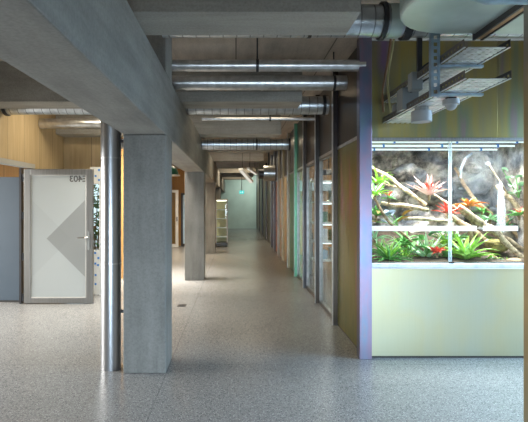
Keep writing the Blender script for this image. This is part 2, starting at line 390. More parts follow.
pipe('ceiling_pipe', 7.93, 2.91, .085, -3.23, -1.1, 'smooth_steel', 'smooth steel pipe in front of the wood cladding above the door', 'pipe', (-1.6,))
pipe('spiral_duct', 9.30, 2.735, .105, -2.39, 1.05, 'spiral_duct_steel', 'ribbed spiral duct behind the third cross beam', 'duct', (.4,), (), (1.03,))
# duct behind the first cross beam, with its dark collars
e = empty('spiral_duct', (1.2, 3.92, 2.96), 'bluish spiral duct with two dark collars beside the nearest beam end', 'duct')
T([(-.6, 3.92, 3.085), (4.9, 3.92, 3.085)], .128, n=36).build('run', 'spiral_duct_steel', e, True)
for x, w, tilt in ((1.19, .018, 0), (1.345, .03, .04)):
    T([(x - w + tilt, 3.92, 3.085), (x + w + tilt, 3.92, 3.085)], .15, n=36).build('collar', 'black_metal', e, True)
T([(1.23, 3.92, 3.085), (1.33, 3.92, 3.085)], .137, n=36).build('sleeve', 'duct_sheet', e, True)
for h in (.6, 2.6):
    T([(h, 3.92, 3.2), (h, 3.92, ZC)], .008, n=8).build('hanger', 'black_metal', e)
    T([(h - .014, 3.92, 3.085), (h + .014, 3.92, 3.085)], .134, n=36).build('clamp', 'black_metal', e, True)
# flat oval duct at the top corner
e = empty('oval_duct', (2.0, 2.95, 2.76), 'large flat pale sheet metal duct with rounded end above the cable trays', 'duct')
def stadium(x0, x1, y0, y1, n=14):
    r = (y1 - y0) / 2; c = (y0 + y1) / 2
    return [(x0 + r - r * .95 * math.sin(a), c + r * math.cos(a)) for a in [PI * k / n for k in range(n + 1)]] + [(x1, y0), (x1, y1)]
MB().prism(stadium(.98, 1.66, 2.42, 3.32), 2.765, 2.97).build('rounded_section', 'duct_sheet', e, False, .018)
B(1.70, 4.6, 2.42, 3.32, 2.765, 2.97).build('straight_section', 'duct_sheet', e, False, .01)
B(1.655, 1.705, 2.40, 3.335, 2.735, 2.98).build('flange', 'brass_timber', e, False, .006)
m = MB(); m.box(1.645, 1.66, 2.40, 3.34, 2.73, 2.985); m.box(1.70, 1.715, 2.40, 3.34, 2.73, 2.985); m.build('flange_edge', 'black_metal', e)
for x in (1.2, 2.2, 3.5):
    for y in (2.6, 3.1): T([(x, y, 2.96), (x, y, ZC)], .007, n=8).build('hanger', 'black_metal', e)
e = empty('supply_pipe', (2.2, 2.45, 2.58), 'short blue grey pipe hung below the flat duct', 'pipe')
T([(1.12, 2.35, 2.69), (1.17, 2.35, 2.65), (1.23, 2.35, 2.632), (3.2, 2.35, 2.632)], [.05, .055, .058, .058], n=24).build('run', 'blue_zinc', e, True)
for x in (1.5, 1.9, 3.0): T([(x, 2.35, 2.64), (x, 2.35, 2.77)], .01, n=10).build('hanger', 'black_metal', e)

# ------------------------------------------------------------------ vertical steel pipe beside the first column
e = empty('steel_pipe', (-1.21, 4.66, 0), 'vertical shiny steel pipe standing against the nearest column', 'pipe')
T([(-1.213, 4.66, 0), (-1.213, 4.66, 1.015)], .0965, n=40).build('lower_section', 'stainless', e, True)
T([(-1.213, 4.66, 1.021), (-1.213, 4.66, 2.03)], .0965, n=40).build('middle_section', 'stainless', e, True)
T([(-1.213, 4.66, 2.036), (-1.213, 4.66, ZC)], .0985, n=40).build('upper_section', 'stainless', e, True)
for z in (1.018, 2.033): T([(-1.213, 4.66, z - .008), (-1.213, 4.66, z + .008)], .100, n=40).build('joint_ring', 'smooth_steel', e, True)
for z in (.55, 2.2): B(-1.13, -1.061, 4.65, 4.67, z - .015, z + .015).build('wall_bracket', 'black_metal', e)

# ------------------------------------------------------------------ left: glazed door leaf, screen, window behind
Yd = 7.6
def dx(px): return (px - VX) * Yd / F
def dz(py): return EYE + (VY - py) * Yd / F
e = empty('swing_door', (dx(58), Yd, 0), 'open aluminium door leaf with frosted glass and triangle pattern', 'door')
X0, X1, Z0, Z1 = dx(23.8), dx(92.7), .012, dz(169)
x0, x1, z0, z1 = dx(30.2), dx(86), dz(298), dz(174.8)
m = MB(); m.box(X0, x0, Yd, Yd + .06, Z0, Z1); m.box(x1, X1, Yd, Yd + .06, Z0, Z1); m.box(x0, x1, Yd, Yd + .06, z1, Z1); m.box(x0, x1, Yd, Yd + .06, Z0, z0)
m.build('frame', 'brushed_aluminium', e, False, .004)
m = MB(); w = .012
m.box(x0, x0 + w, Yd + .01, Yd + .05, z0, z1); m.box(x1 - w, x1, Yd + .01, Yd + .05, z0, z1); m.box(x0, x1, Yd + .01, Yd + .05, z0, z0 + w); m.box(x0, x1, Yd + .01, Yd + .05, z1 - w, z1)
m.build('glazing_bead', 'header_grey', e)
B(x0, x1, Yd + .02, Yd + .034, z0, z1).build('pane', 'frosted_door_glass', e)
m = MB(); m.box(dx(87.3), dx(89.6), Yd - .008, Yd, dz(250), dz(231.5)); m.build('lock_plate', 'grey_plastic', e)
m = MB(); m.tube([(dx(88.3), Yd, dz(237.6)), (dx(88.3), Yd - .05, dz(237.6)), (dx(86), Yd - .06, dz(237.6)), (dx(78.8), Yd - .06, dz(237.8))], .012, n=12); h = m.build('lever_handle', 'chrome', e, True); h['label'] = 'chrome lever handle'
fc = bpy.data.curves.new('E403', 'FONT'); fc.body = 'E403'; fc.size = .14; fc.extrude = .001; fc.align_x = 'CENTER'; fc.offset = .0035
fo = bpy.data.objects.new('tmp', fc); COL.objects.link(fo); bpy.context.view_layer.update()
me = bpy.data.meshes.new_from_object(fo.evaluated_get(bpy.context.evaluated_depsgraph_get())); bpy.data.objects.remove(fo)
me.materials.clear(); me.materials.append(MATS['letter_grey'])
to = bpy.data.objects.new('room_number', me); COL.objects.link(to); to.parent = e
to.location = Vector((dx(77.6), Yd + .017, dz(181.6))) - Vector(e['_o']); to.rotation_euler = (PI / 2, 0, PI); to['label'] = 'dark room number E403 read from behind'
# mirrored when seen from this side: the figures face the other way
to.rotation_euler = (PI / 2, 0, PI); to.location.y = .019
m = MB()
for z in (.1, .75, 1.4, 2.0): m.tube([(X0 - .03, Yd + .03, z - .06), (X0 - .03, Yd + .03, z + .06)], .022, n=12)
m.box(X0 - .075, X0 - .04, Yd, Yd + .09, 0, 2.16); m.build('hinge_post', 'black_metal', e)
tag(B(-5.2, -3.47, 7.74, 7.80, .03, 2.02).build('partition_screen', 'blue_grey_panel', bevel=.004), 'plain blue grey panel beside the door hinges', 'panel')
B(-5.2, -3.47, 7.745, 7.795, 0, .03).build('plinth', 'dark_rubber', bpy.data.objects['partition_screen'])
# white glazed frame with blue stickers between door and pipe
Yw = 8.3
def wx(px): return (px - VX) * Yw / F
def wz(py): return EYE + (VY - py) * Yw / F
e = empty('narrow_window', (wx(99), Yw, 0), 'narrow white window frame with blue stickers seen past the open door', 'window frame')
m = MB(); m.box(wx(90), wx(101), Yw, Yw + .05, wz(184), wz(167)); m.box(wx(99.2), wx(102), Yw, Yw + .05, 0, wz(184)); m.box(wx(90), wx(99.2), Yw, Yw + .05, .02, wz(250)); m.build('frame', 'white_paint', e, False, .003)
B(wx(90), wx(99.2), Yw + .02, Yw + .03, wz(250), wz(184)).build('pane', 'clear_glass', e)
for px, py in ((95.6, 176), (99.0, 180), (95.2, 253), (98.4, 258), (95.4, 263.5), (95.6, 275), (95.6, 284), (99, 170), (98, 265)):
    B(wx(px - 1), wx(px + 1), Yw - .003, Yw + .001, wz(py + 1), wz(py - 1)).build('sticker', 'blue_sticker', e)
struct(B(-3.2, -2.42, 9.08, 9.11, .12, 2.15).build('window_1', 'clear_glass'))
struct(B(-9, -2.5, 9.2, 24, -.25, -.02).build('ground', 'garden_ground'))
# planting outside the window
def bush(c, r, mat, label, n=150, sd=1):
    rr = random.Random(sd); m = MB()
    for k in range(n):
        d = Vector((rr.gauss(0, 1), rr.gauss(0, 1), rr.gauss(0, 1))).normalized() * rr.uniform(.55, 1)
        p = Vector((c[0] + d.x * r[0], c[1] + d.y * r[1], c[2] + d.z * r[2]))
        m.leaf(p, rr.uniform(0, 2 * PI), rr.uniform(.12, .24), rr.uniform(.05, .09), rr.uniform(-.3, 1.0), .8, 4, 2)
    e = empty('garden_shrub', (c[0], c[1], 0), label, 'shrub', 'shrubs in the courtyard')
    m.build('foliage', mat, e); 
    m = MB()
    for k in range(5): m.tube([(c[0] + .03 * k - .06, c[1], -.02), (c[0] + (k - 2) * .14, c[1] + rr.uniform(-.1, .1), c[2] + r[2] * .5)], [.018, .008], n=6)
    m.build('stem', 'bark_brown', e)
bush((-3.25, 10.8, 1.5), (.42, .5, .9), 'garden_leaf', 'green courtyard shrub behind the narrow white window frame', 240, 3)
bush((-3.45, 12.1, .7), (.55, .5, .6), 'garden_rust', 'rust brown courtyard shrub low behind the white window frame', 150, 4)
bush((-5.3, 12.9, 1.4), (1.0, .8, 1.2), 'garden_leaf', 'leafy courtyard shrub beyond the frosted door glass', 120, 5)

# far opening between first and second column
def far(px, py, Y): return at(px, py, Y)
Yq = 17.3
a = far(172.5, 243, Yq); b = far(178.3, 190, Yq)
e = empty('glass_door', (-2.2, Yq, 0), 'white framed glass door far behind the nearest column', 'door')
m = MB(); m.box(a.x - .25, a.x - .19, Yq, Yq + .05, .01, b.z); m.box(b.x - .10, b.x, Yq, Yq + .05, .01, b.z); m.box(a.x - .19, b.x - .1, Yq, Yq + .05, b.z - .09, b.z); m.box(a.x - .19, b.x - .1, Yq, Yq + .05, .01, .12); m.build('frame', 'white_paint', e)
B(a.x - .19, b.x - .1, Yq + .02, Yq + .03, .12, b.z - .09).build('pane', 'clear_glass', e)
m = MB(); m.box(b.x - .06, b.x - .03, Yq - .05, Yq, .95, 1.1); m.build('handle', 'black_metal', e)
Yq = 17.7
a = far(181, 240, Yq); b = far(190, 193, Yq)
e = empty('leaning_screen', ((a.x + b.x) / 2, Yq, 0), 'dark framed bluish panel leaning at the orange wood wall', 'panel')
m = MB(); m.box(a.x, a.x + .07, Yq, Yq + .06, 0, b.z); m.box(b.x - .07, b.x, Yq, Yq + .06, 0, b.z); m.box(a.x + .07, b.x - .07, Yq, Yq + .06, b.z - .07, b.z); m.box(a.x + .07, b.x - .07, Yq, Yq + .06, 0, .1); m.build('frame', 'black_metal', e)
B(a.x + .07, b.x - .07, Yq + .02, Yq + .04, .1, b.z - .07).build('pane', 'carton_blue', e)
c = far(171, 176, 12.5)
e = empty('pendant_lamp', (c.x, c.y, c.z), 'round dark green lamp with white rim behind the nearest column', 'lamp')
MB().dome((c.x, c.y, c.z + .02), .2, .24, 24, 6, 1).build('shade', 'green_enamel', e, True)
T([(c.x, c.y, c.z), (c.x, c.y, c.z + .03)], .235, n=28).build('rim', 'white_paint', e, True)
T([(c.x, c.y, c.z + .25), (c.x, c.y, ZC)], .012, n=8).build('rod', 'black_metal', e)

# ------------------------------------------------------------------ glass display case, far corridor
Yc = 17.45
e = empty('display_case', (-.5, Yc, 0), 'tall lit glass display case with shelves standing beside the columns', 'display case')
xa, xb = (215.4 - VX) * Yc / F, (227.6 - VX) * Yc / F
B(xa, xb, Yc, Yc + .55, .05, .16).build('base', 'case_dark', e)
m = MB()
for x in (xa, xb - .035):
    for y in (Yc, Yc + .515): m.box(x, x + .035, y, y + .035, .16, 1.70)
m.box(xa, xb, Yc, Yc + .55, 1.70, 1.75); m.build('frame', 'header_grey', e)
for z in (.35, .68, 1.01, 1.34): B(xa + .036, xb - .036, Yc + .04, Yc + .51, z, z + .03).build('shelf', 'shelf_white', e)
m = MB(); m.box(xa + .036, xb - .036, Yc + .01, Yc + .016, .16, 1.70); m.build('pane', 'clear_glass', e)
B(xa + .036, xb - .036, Yc + .53, Yc + .54, .16, 1.70).build('back_panel', 'case_lining', e)
for x in (xa + .05, xb - .05): T([(x - .015, Yc + .06, .027), (x + .015, Yc + .06, .027)], .027, n=14).build('caster', 'black_metal', e)
B(xa + .05, xb - .05, Yc + .1, Yc + .14, 1.672, 1.70).build('light_strip', 'case_tube', e)

# exit sign
c = at(241.7, 192.2, 24)
e = empty('exit_sign', (c.x, c.y, c.z - .1), 'small glowing teal emergency exit sign hung in the corridor', 'sign')
B(c.x - .12, c.x + .12, c.y, c.y + .05, c.z - .085, c.z + .085).build('face', 'exit_teal', e)
B(c.x + .03, c.x + .06, c.y - .004, c.y, c.z - .035, c.z + .035).build('door_symbol', 'exit_white', e)
m = MB(); m.box(c.x - .06, c.x - .01, c.y - .004, c.y, c.z - .01, c.z + .006)
m.prism([(c.x - .085, c.z - .002), (c.x - .06, c.z + .02), (c.x - .06, c.z - .024)], c.y - .004, c.y, 'y'); m.build('arrow_symbol', 'exit_white', e)
T([(c.x, c.y + .025, c.z + .08), (c.x, c.y + .025, ZC)], .014, n=8).build('rod', 'black_metal', e)

# tilted linear lamps
def linlamp(p0, p1, label, w=.09):
    mid = (p0 + p1) / 2
    e = empty('linear_lamp', tuple(mid), label, 'lamp', 'tilted lamps at the corridor end')
    MB().quadbar(p0 + Vector((0, 0, .03)), p1 + Vector((0, 0, .03)), w, .06).build('housing', 'white_paint', e)
    MB().quadbar(p0 - Vector((0, 0, .008)), p1 - Vector((0, 0, .008)), w * .7, .016).build('tube', 'corridor_tube', e)
    for p in (p0 * .85 + p1 * .15, p0 * .15 + p1 * .85): T([p + Vector((0, 0, .05)), (p.x, p.y, ZC)], .007, n=6).build('wire', 'black_metal', e)
linlamp(at(240.6, 170.3, 13.0), at(251.5, 182.6, 13.9), 'longer tilted white strip lamp hanging before the end wall', .12)
linlamp(at(248, 169, 14.6), at(256, 174.3, 15.2), 'shorter white strip lamp behind the longer tilted one', .09)
# duct stub at ceiling height
c = at(268.7, 173.2, 12.6)
e = empty('duct_box', (1.03, 12.6, 2.2), 'square ended metal duct box between beam ends and corridor wall', 'duct')
T([(c.x - .135, 12.6, c.z), (c.x + .16, 12.6, c.z)], .205, n=28).build('body', 'smooth_steel', e, True)
T([(c.x - .27, 12.6, c.z - .02), (c.x - .135, 12.6, c.z - .02)], .13, n=20).build('collar', 'black_metal', e, True)
T([(c.x, 12.6, c.z + .2), (c.x, 12.6, ZC)], .02, n=8).build('hanger', 'black_metal', e)
# second lamp row / floor drain
tag(B(-.91, -.78, 7.40, 7.58, .0005, .004).build('floor_plate', 'dark_rubber'), 'small flat metal cover plate set in the floor', 'plate')

# ------------------------------------------------------------------ corridor wall: posts, panels, glass
ZH = 2.325
tag(B(XW - .012, XW + .115, YF - .045, YF + .07, 0, 3.30).build('corner_post', 'chromate_lilac', bevel=.004), 'shimmering lilac blue metal post at the corner of the terrarium wall', 'post')
PG = 'posts of the corridor wall'
XP = XW + .055                            # the panels stand back behind the posts
def post(k, label, mat='chromate_dark', top=ZC):
    y = 6.28 + 1.39 * k
    e = empty('metal_post', (XW + .03, y, 0), label, 'post', PG)
    B(XW - .004, XW + .085, y, y + .06, 0, top).build('fin', mat, e, False, .002)
    B(XW - .012, XW - .0045, y - .004, y + .06, 0, top).build('edge_strip', 'smooth_steel', e)
post(0, 'dark metal post at the far edge of the gold green bay')
post(1, 'dark metal post between the two nearest glass bays')
post(2, 'dark metal post between the second and third glass bays')
post(3, 'greenish metal post at the near edge of the green bay', 'chromate_green')
post(4, 'bronze metal post between green bay and first tan bay', 'chromate_bronze')
post(5, 'bronze metal post between the two tan bays', 'chromate_bronze')
post(6, 'bronze metal post at the near edge of the orange door', 'chromate_bronze')
post(7, 'dark metal post at the far edge of the orange door')
post(8, 'dark metal post at the start of the tall bronze bays')
def bay(y0, y1, mat, label, solid='metal_sheet', full=False):
    e = empty('corridor_bay', (XP, (y0 + y1) / 2, 0), label, 'wall bay', 'bays of the corridor wall')
    top = ZC - .01 if full else ZH - .03
    if mat == 'clear_glass':
        B(XP + .02, XP + .03, y0, y1 - .03, .05, top - .03).build('pane', mat, e)
        B(XP + .0, XP + .05, y1 - .03, y1, .05, top).build('side_frame', 'smooth_steel', e)
        B(XP + .0, XP + .05, y0, y1, 0, .05).build('bottom_rail', 'brushed_aluminium', e)
        B(XP + .0, XP + .05, y0, y1 - .03, top - .03, top).build('top_rail', 'brushed_aluminium', e)
    else:
        B(XP, XP + .05, y0, y1, .015, top).build(solid, mat, e, False, .002)
        B(XP + .006, XP + .05, y0, y1, 0, .015).build('plinth', 'dark_rubber', e)
    if not full:
        B(XP + .004, XP + .05, y0, y1, ZH + .012, ZC - .01).build('upper_panel', 'chromate_dark', e)
        B(XP - .006, XP + .05, y0, y1, ZH - .028, ZH + .010).build('header_rail', 'smooth_steel', e)
    return e
def span(k): return 6.28 + 1.39 * k + .062, 6.28 + 1.39 * (k + 1) - .005
bay(5.025, 6.275, 'chromate_gold', 'gold green shimmering wall bay beside the lilac corner post')
bay(*span(0), 'clear_glass', 'tall glass wall bay next past the gold green bay')
bay(*span(1), 'clear_glass', 'tall glass wall bay, second past the gold green bay')
bay(*span(2), 'clear_glass', 'tall glass wall bay just before the green metal bay')
bay(*span(3), 'chromate_green', 'shimmering green metal wall bay beyond the glass bays')
bay(*span(4), 'chromate_tan', 'pale tan wall bay just beyond the green metal bay')
bay(*span(5), 'chromate_tan', 'pale tan wall bay just before the orange door')
y0, y1 = span(6)
e = bay(y0, y1, 'door_orange', 'orange door bay with dark handle in the corridor wall', 'door_leaf')
m = MB(); m.tube([(XP, y0 + .9, 1.02), (XP - .05, y0 + .9, 1.02), (XP - .05, y0 + .75, 1.02)], .012, n=8); m.build('handle', 'black_metal', e)
B(XP - .008, XP, y0 + .87, y0 + .93, .9, 1.12).build('handle_plate', 'black_metal', e)
bay(*span(7), 'chromate_bronze', 'bronze wall bay just past the orange door')
names = ['nearest', 'second', 'third', 'farthest']
for k in range(4):
    y0 = 17.48 + k * 3.12
    bay(y0, y0 + 3.0, 'chromate_bronze', f'tall bronze bay near the end wall, {names[k]} of four', full=True)
    tag(B(XW - .012, XW + .085, y0 + 3.005, y0 + 3.11, 0, ZC - .01).build('metal_post', 'chromate_dark'), f'dark post behind the {names[k]} tall bronze bay near the end wall', 'post', PG)

# ------------------------------------------------------------------ room behind the glass
struct(B(1.45, 4.98, 14.9, 15.0, 0, ZC).build('wall_room', 'room_orange'))
e = empty('storage_rack', (2.1, 11.2, 0), 'white shelving rack with lit shelves seen through the corridor glass', 'rack')
m = MB()
for x in (1.66, 2.7):
    for y in (10.2, 10.75): m.box(x, x + .04, y, y + .04, 0, 2.15)
m.build('upright', 'shelf_white', e)
for z in (.35, .75, 1.15, 1.6, 2.05): B(1.66, 2.74, 10.2, 10.79, z, z + .035).build('shelf', 'shelf_white', e)
for z in (.72, 1.12, 1.57, 2.02): B(1.75, 2.65, 10.3, 10.34, z, z + .028).build('light_strip', 'rack_tube', e)
rr = random.Random(11)
what = [('carton_blue', 'pale blue'), ('shelf_white', 'white'), ('leaf_dark', 'dark green'), ('litter_tan', 'tan')]
lev = ['lowest', 'second lowest', 'second highest', 'highest']
for i, z in enumerate((.385, .785, 1.185, 1.635)):
    for j in range(3):
        mt, cn = what[(i + j) % 4]
        x = 1.74 + j * .31; h = (.16, .22, .2)[(i + j) % 3]
        o = B(x, x + .24, 10.36, 10.66, z, z + h).build('storage_box', mt, bevel=.008)
        B(x - .008, x + .248, 10.352, 10.668, z + h, z + h + .025).build('lid', mt, o, False, .004)
        tag(o, f'{cn} storage box on the {lev[i]} shelf of the lit rack', 'box', 'boxes on the lit rack')
e = empty('work_table', (2.9, 12.8, 0), 'long work table behind the lit rack', 'table')
B(2.0, 3.9, 12.5, 13.2, .82, .87).build('tabletop', 'orange_wood', e)
for x in (2.05, 3.8):
    for y in (12.55, 13.1): B(x, x + .05, y, y + .05, 0, .82).build('leg', 'black_metal', e)
e = empty('round_duct', (1.9, 8.2, 2.1), 'dark duct crossing under the ceiling of the room behind glass', 'duct')
T([(1.5, 8.8, 2.16), (3.6, 8.8, 2.16)], .05, n=20).build('run', 'black_metal', e, True)
for x in (1.7, 3.2): T([(x, 8.8, 2.2), (x, 8.8, ZC)], .01, n=6).build('hanger', 'black_metal', e)
tag(B(1.6, 4.6, 13.84, 13.9, 1.95, 2.25).build('fascia_board', 'carton_blue'), 'blue fascia board high on the orange room wall', 'board')
B(1.6, 4.6, 13.9, 14.895, 2.10, 2.14).build('bracket', 'white_paint', bpy.data.objects['fascia_board'])

# ------------------------------------------------------------------ terrarium front
XR = 3.3
def fx(px, Y=YF): return (px - VX) * Y / F
def fz(py, Y=YF): return EYE + (VY - py) * Y / F
xl = XW + .118
ZT, ZS = fz(138.5), fz(263.5)             # window head and sill
struct(B(xl, XR, YF - .02, YF + .05, fz(40.5), ZC - .005).build('trim_1', 'white_paint'))
cl = B(xl, 2.70, YF, YF + .04, ZT + .01, fz(41)).build('metal_cladding', 'chromate_olive', bevel=.002)
tag(cl, 'olive gold shimmering cladding sheet above the terrarium window', 'cladding')
B(2.705, XR, YF, YF + .04, ZT + .01, fz(41)).build('side_sheet', 'chromate_olive', cl)
cl = B(xl, XR, YF, YF + .04, .022, fz(268.5)).build('metal_cladding', 'chromate_pale', bevel=.002)
tag(cl, 'pale mint gold cladding sheet below the terrarium window', 'cladding')
B(xl, XR, YF + .015, YF + .04, 0, .022).build('plinth', 'dark_rubber', cl)
YB = 6.35
e = empty('terrarium', (2.2, YF, ZS - .08), 'large glass fronted terrarium planted with bromeliads and branches', 'terrarium')
m = MB(); m.box(xl, XR, YF - .03, YF + .06, ZS - .04, ZS); m.build('sill_rail', 'sill_metal', e, False, .004)
m = MB(); m.box(xl, XR, YF - .025, YF - .001, fz(268.6), ZS - .0405); m.build('sill_trim', 'white_paint', e)
m = MB(); m.box(xl, XR, YF - .015, YF + .05, ZT - .025, ZT + .008); m.build('head_rail', 'brushed_aluminium', e, False, .003)
B(xl, fx(450.5) + .02, YF + .012, YF + .018, ZS, ZT - .025).build('sliding_pane', 'clear_glass', e)
B(fx(450.5) - .02, XR, YF + .024, YF + .030, ZS, ZT - .025).build('sliding_pane', 'clear_glass', e)
for q in (449.7, 451.8): B(fx(q), fx(q + .45), YF + .008, YF + .032, ZS, ZT - .025).build('pane_edge', 'pane_edge_glass', e)
B(fx(449), fx(454), YF - .004, YF + .01, ZS - .0, ZS + .018).build('lock', 'black_metal', e)
B(xl, fx(477), YF + .004, YF + .011, fz(231), fz(226)).build('white_strip', 'white_film', e)
B(fx(484), fx(519), YF + .016, YF + .023, fz(231), fz(226)).build('white_strip', 'white_film', e)
B(xl - .02, xl - .002, YF + .06, YB, ZS - .085, ZT + .1).build('side_wall', 'rock', e)
B(XR, XR + .02, YF + .06, YB, ZS - .085, ZT + .1).build('side_wall', 'rock', e)
B(xl, XR, YF + .06, YB, ZT + .04, ZT + .1).build('hood', 'shelf_white', e)
# rocky back wall
m = MB(); nx, nz = 70, 46; g = []
for i in range(nx + 1):
    row = []
    for j in range(nz + 1):
        x = xl + (XR - xl) * i / nx; z = ZS - .08 + (ZT + .1 - ZS + .06) * j / nz
        d = .30 * noise.fractal(Vector((x * 2.2, z * 3.0, 3.1)), .9, 2.0, 6) + .13
        row.append(m.b.verts.new((x, YB - max(.03, d), z)))
    g.append(row)
for i in range(nx):
    for j in range(nz): m.b.faces.new((g[i][j], g[i + 1][j], g[i + 1][j + 1], g[i][j + 1]))
m.box(xl, XR, YB, YB + .03, ZS - .085, ZT + .1)
m.build('rock_face', 'rock', e, True)
# soil
m = MB(); g = []
for i in range(41):
    row = []
    for j in range(21):
        x = xl + (XR - xl) * i / 40; y = YF + .062 + (YB - YF - .07) * j / 20
        z = ZS + .01 + .30 * (j / 20) ** 1.4 + .05 * noise.noise(Vector((x * 5, y * 5, 0))) * min(1, j / 4)
        row.append(m.b.verts.new((x, y, z)))
    g.append(row)
for i in range(40):
    for j in range(20): m.b.faces.new((g[i][j], g[i + 1][j], g[i + 1][j + 1], g[i][j + 1]))
m.build('soil_bed', 'soil', e, True)
B(xl, XR, YF + .062, YB - .3, ZS - .08, ZS + .005).build('tray', 'case_dark', e)
# tubes under the hood
for y, lb in ((5.22, 'bright fluorescent tube nearest the terrarium glass'), (5.6, 'bright fluorescent tube in the middle of the terrarium hood'), (5.98, 'bright fluorescent tube nearest the terrarium rock face')):
    e = empty('fluorescent_tube', (2.2, y, ZT - .02), lb, 'lamp', 'terrarium tubes')
    T([(xl + .05, y, ZT), (XR - .05, y, ZT)], .011, n=12).build('tube', 'tube_light', e, True)
    B(xl + .03, XR - .03, y - .05, y + .05, ZT + .022, ZT + .039).build('reflector', 'detector_plastic', e)
    for x in (1.72, 2.4, 3.05): B(x - .01, x + .01, y - .018, y + .018, ZT - .018, ZT + .03).build('clip', 'blue_sticker', e)

# ---- branches
def branch(pts, radii, mat, label, seed=0, sag=.02):
    P = [at(*p) for p in pts]; fine = []; R = []
    for i in range(len(P) - 1):
        for k in range(6):
            u = k / 6; q = P[i].lerp(P[i + 1], u); r = radii[i] * (1 - u) + radii[i + 1] * u
            nv = noise.noise_vector(q * 6 + Vector((seed, 0, 0))) * r * .8
            fine.append(q + nv); R.append(r * (1 + .25 * noise.noise(q * 14 + Vector((seed, 3, 0)))))
    fine.append(P[-1]); R.append(radii[-1])
    m = MB().tube(fine, R, n=12)
    return tag(m.build('branch', mat, smooth=True), label, 'branch', 'branches in the terrarium')
branch([(370, 166, 5.75), (392, 180, 5.6), (410, 193, 5.5), (426, 205, 5.4)], [.018, .024, .026, .022], 'bark_pale', 'slanting pale branch from the terrarium corner down to the pink bromeliad', 1)
branch([(382, 203, 5.35), (405, 206, 5.35), (428, 210, 5.4)], [.022, .026, .02], 'bark_pale', 'pale branch lying level under the slanting branch', 2)
branch([(404, 219, 5.2), (425, 219.5, 5.2), (452, 220.5, 5.25)], [.018, .022, .018], 'bark_pale', 'pale branch lying level just above the white strip', 3)
branch([(384, 184, 5.9), (398, 187, 5.8), (408, 192, 5.6)], [.012, .014, .012], 'bark_pale', 'short thin pale branch crossing near the terrarium corner plants', 4)
branch([(432, 193, 5.6), (442, 200, 5.5), (460, 210, 5.4), (478, 226, 5.4)], [.014, .016, .02, .026], 'bark_pale', 'forked pale branch running below the red bromeliad beside the pane joint', 5)
branch([(459, 207, 5.35), (478, 219, 5.3), (500, 237, 5.25), (523, 258, 5.2)], [.026, .036, .034, .028], 'bark_pale', 'thickest pale log sloping down across the terrarium', 6)
branch([(446, 214, 5.65), (466, 225, 5.6), (488, 242, 5.5)], [.03, .034, .03], 'bark_brown', 'brown log sloping behind the bright green bromeliad', 7)
branch([(455, 168, 6.0), (470, 194, 5.9), (480, 205, 5.8), (492, 215, 5.8)], [.016, .024, .026, .022], 'bark_brown', 'brown branch reaching up the rock behind the orange bromeliad', 8)
branch([(496, 186, 5.7), (508, 196, 5.6), (524, 216, 5.5)], [.02, .028, .028], 'bark_pale', 'pale branch sloping below the round leaved plant', 9)
branch([(496, 205, 5.75), (508, 222, 5.7), (524, 246, 5.6)], [.02, .026, .026], 'bark_brown', 'brown branch between the thickest log and the upper pale branch', 10)
branch([(486, 230, 5.5), (504, 238, 5.5), (524, 250, 5.5)], [.022, .028, .026], 'bark_pale', 'pale branch lying behind the thickest log near the mossy stone', 11)
branch([(374, 197, 5.3), (380, 209, 5.25), (391, 224, 5.2), (400, 232, 5.2), (424, 250, 5.15)], [.012, .014, .014, .014, .012], 'bark_brown', 'thin brown stem running down to the red flower plant', 12)
branch([(470, 228, 5.3), (472, 240, 5.3), (474, 250, 5.3)], [.022, .024, .026], 'bark_brown', 'short brown stump behind the bright green bromeliad', 13)
branch([(472, 153.5, 5.9), (465, 159, 5.85), (461, 168, 5.8), (460.5, 178, 5.8)], [.014, .016, .016, .014], 'stone_blue', 'curved grey blue root hanging from the terrarium hood', 14)

# ---- plants
def inside(m):
    '''leaves that reach a wall of the terrarium press against it'''
    for v in m.b.verts:
        lim = YF + .075
        if v.co.y < lim: v.co.y = lim + .12 * (1 - math.exp((v.co.y - lim) * 3)) * .3
        v.co.z = max(v.co.z, ZS + .008); v.co.x = min(max(v.co.x, xl + .012), XR - .012)
        v.co.y = min(v.co.y, YB - .035)
def rosette(px, py, Y, n, L, W, mats, label, rise=(.5, 1.3), droop=(.6, 1.6), seed=1, cat='plant', az=None, inner=None, kind='bromeliad'):
    rr = random.Random(seed); c = at(px, py, Y)
    e = empty(kind, tuple(c), label, cat, 'plants in the terrarium')
    m = MB()
    lo, hi = az or (0, 2 * PI)
    for k in range(n):
        a = lo + (hi - lo) * (k + rr.uniform(-.3, .3)) / n
        m.leaf(c + Vector((math.cos(a), math.sin(a), 0)) * .008, a, L * rr.uniform(.75, 1.1), W * rr.uniform(.85, 1.1), rr.uniform(*rise), rr.uniform(*droop))
    inside(m); m.build('leaves', mats, e, True)
    if inner:
        m = MB(); im, il, iw, ino = inner
        for k in range(ino):
            a = 2 * PI * k / ino + rr.uniform(-.2, .2)
            m.leaf(c + Vector((0, 0, .01)), a, il * rr.uniform(.8, 1.1), iw, rr.uniform(.9, 1.45), rr.uniform(.2, .8))
        inside(m); m.build('inner_leaves', im, e, True)
    MB().tube([c - Vector((0, 0, .05)), c + Vector((0, 0, .025))], [.012, .022], n=8).build('stem', 'bark_brown', e)
    return e
rosette(429, 196, 5.45, 15, .27, .046, 'leaf_pink', 'pink and red bromeliad perched on the slanting branch', (.5, 1.3), (.0, .7), 3, inner=('leaf_red', .19, .05, 8))
rosette(375, 196, 5.3, 13, .20, .040, 'leaf_bright', 'light green bromeliad in the upper terrarium corner', (.3, 1.4), (.3, 1.2), 4, inner=('leaf_mint', .16, .03, 6))
rosette(389, 199, 5.3, 10, .11, .026, 'leaf_mid', 'small red centred bromeliad above the level branches', (.3, 1.2), (.3, 1.0), 5, inner=('leaf_red', .10, .024, 6))
rosette(448, 214, 5.35, 14, .19, .036, 'leaf_red', 'small red bromeliad by the pane joint', (.3, 1.3), (.2, .9), 6)
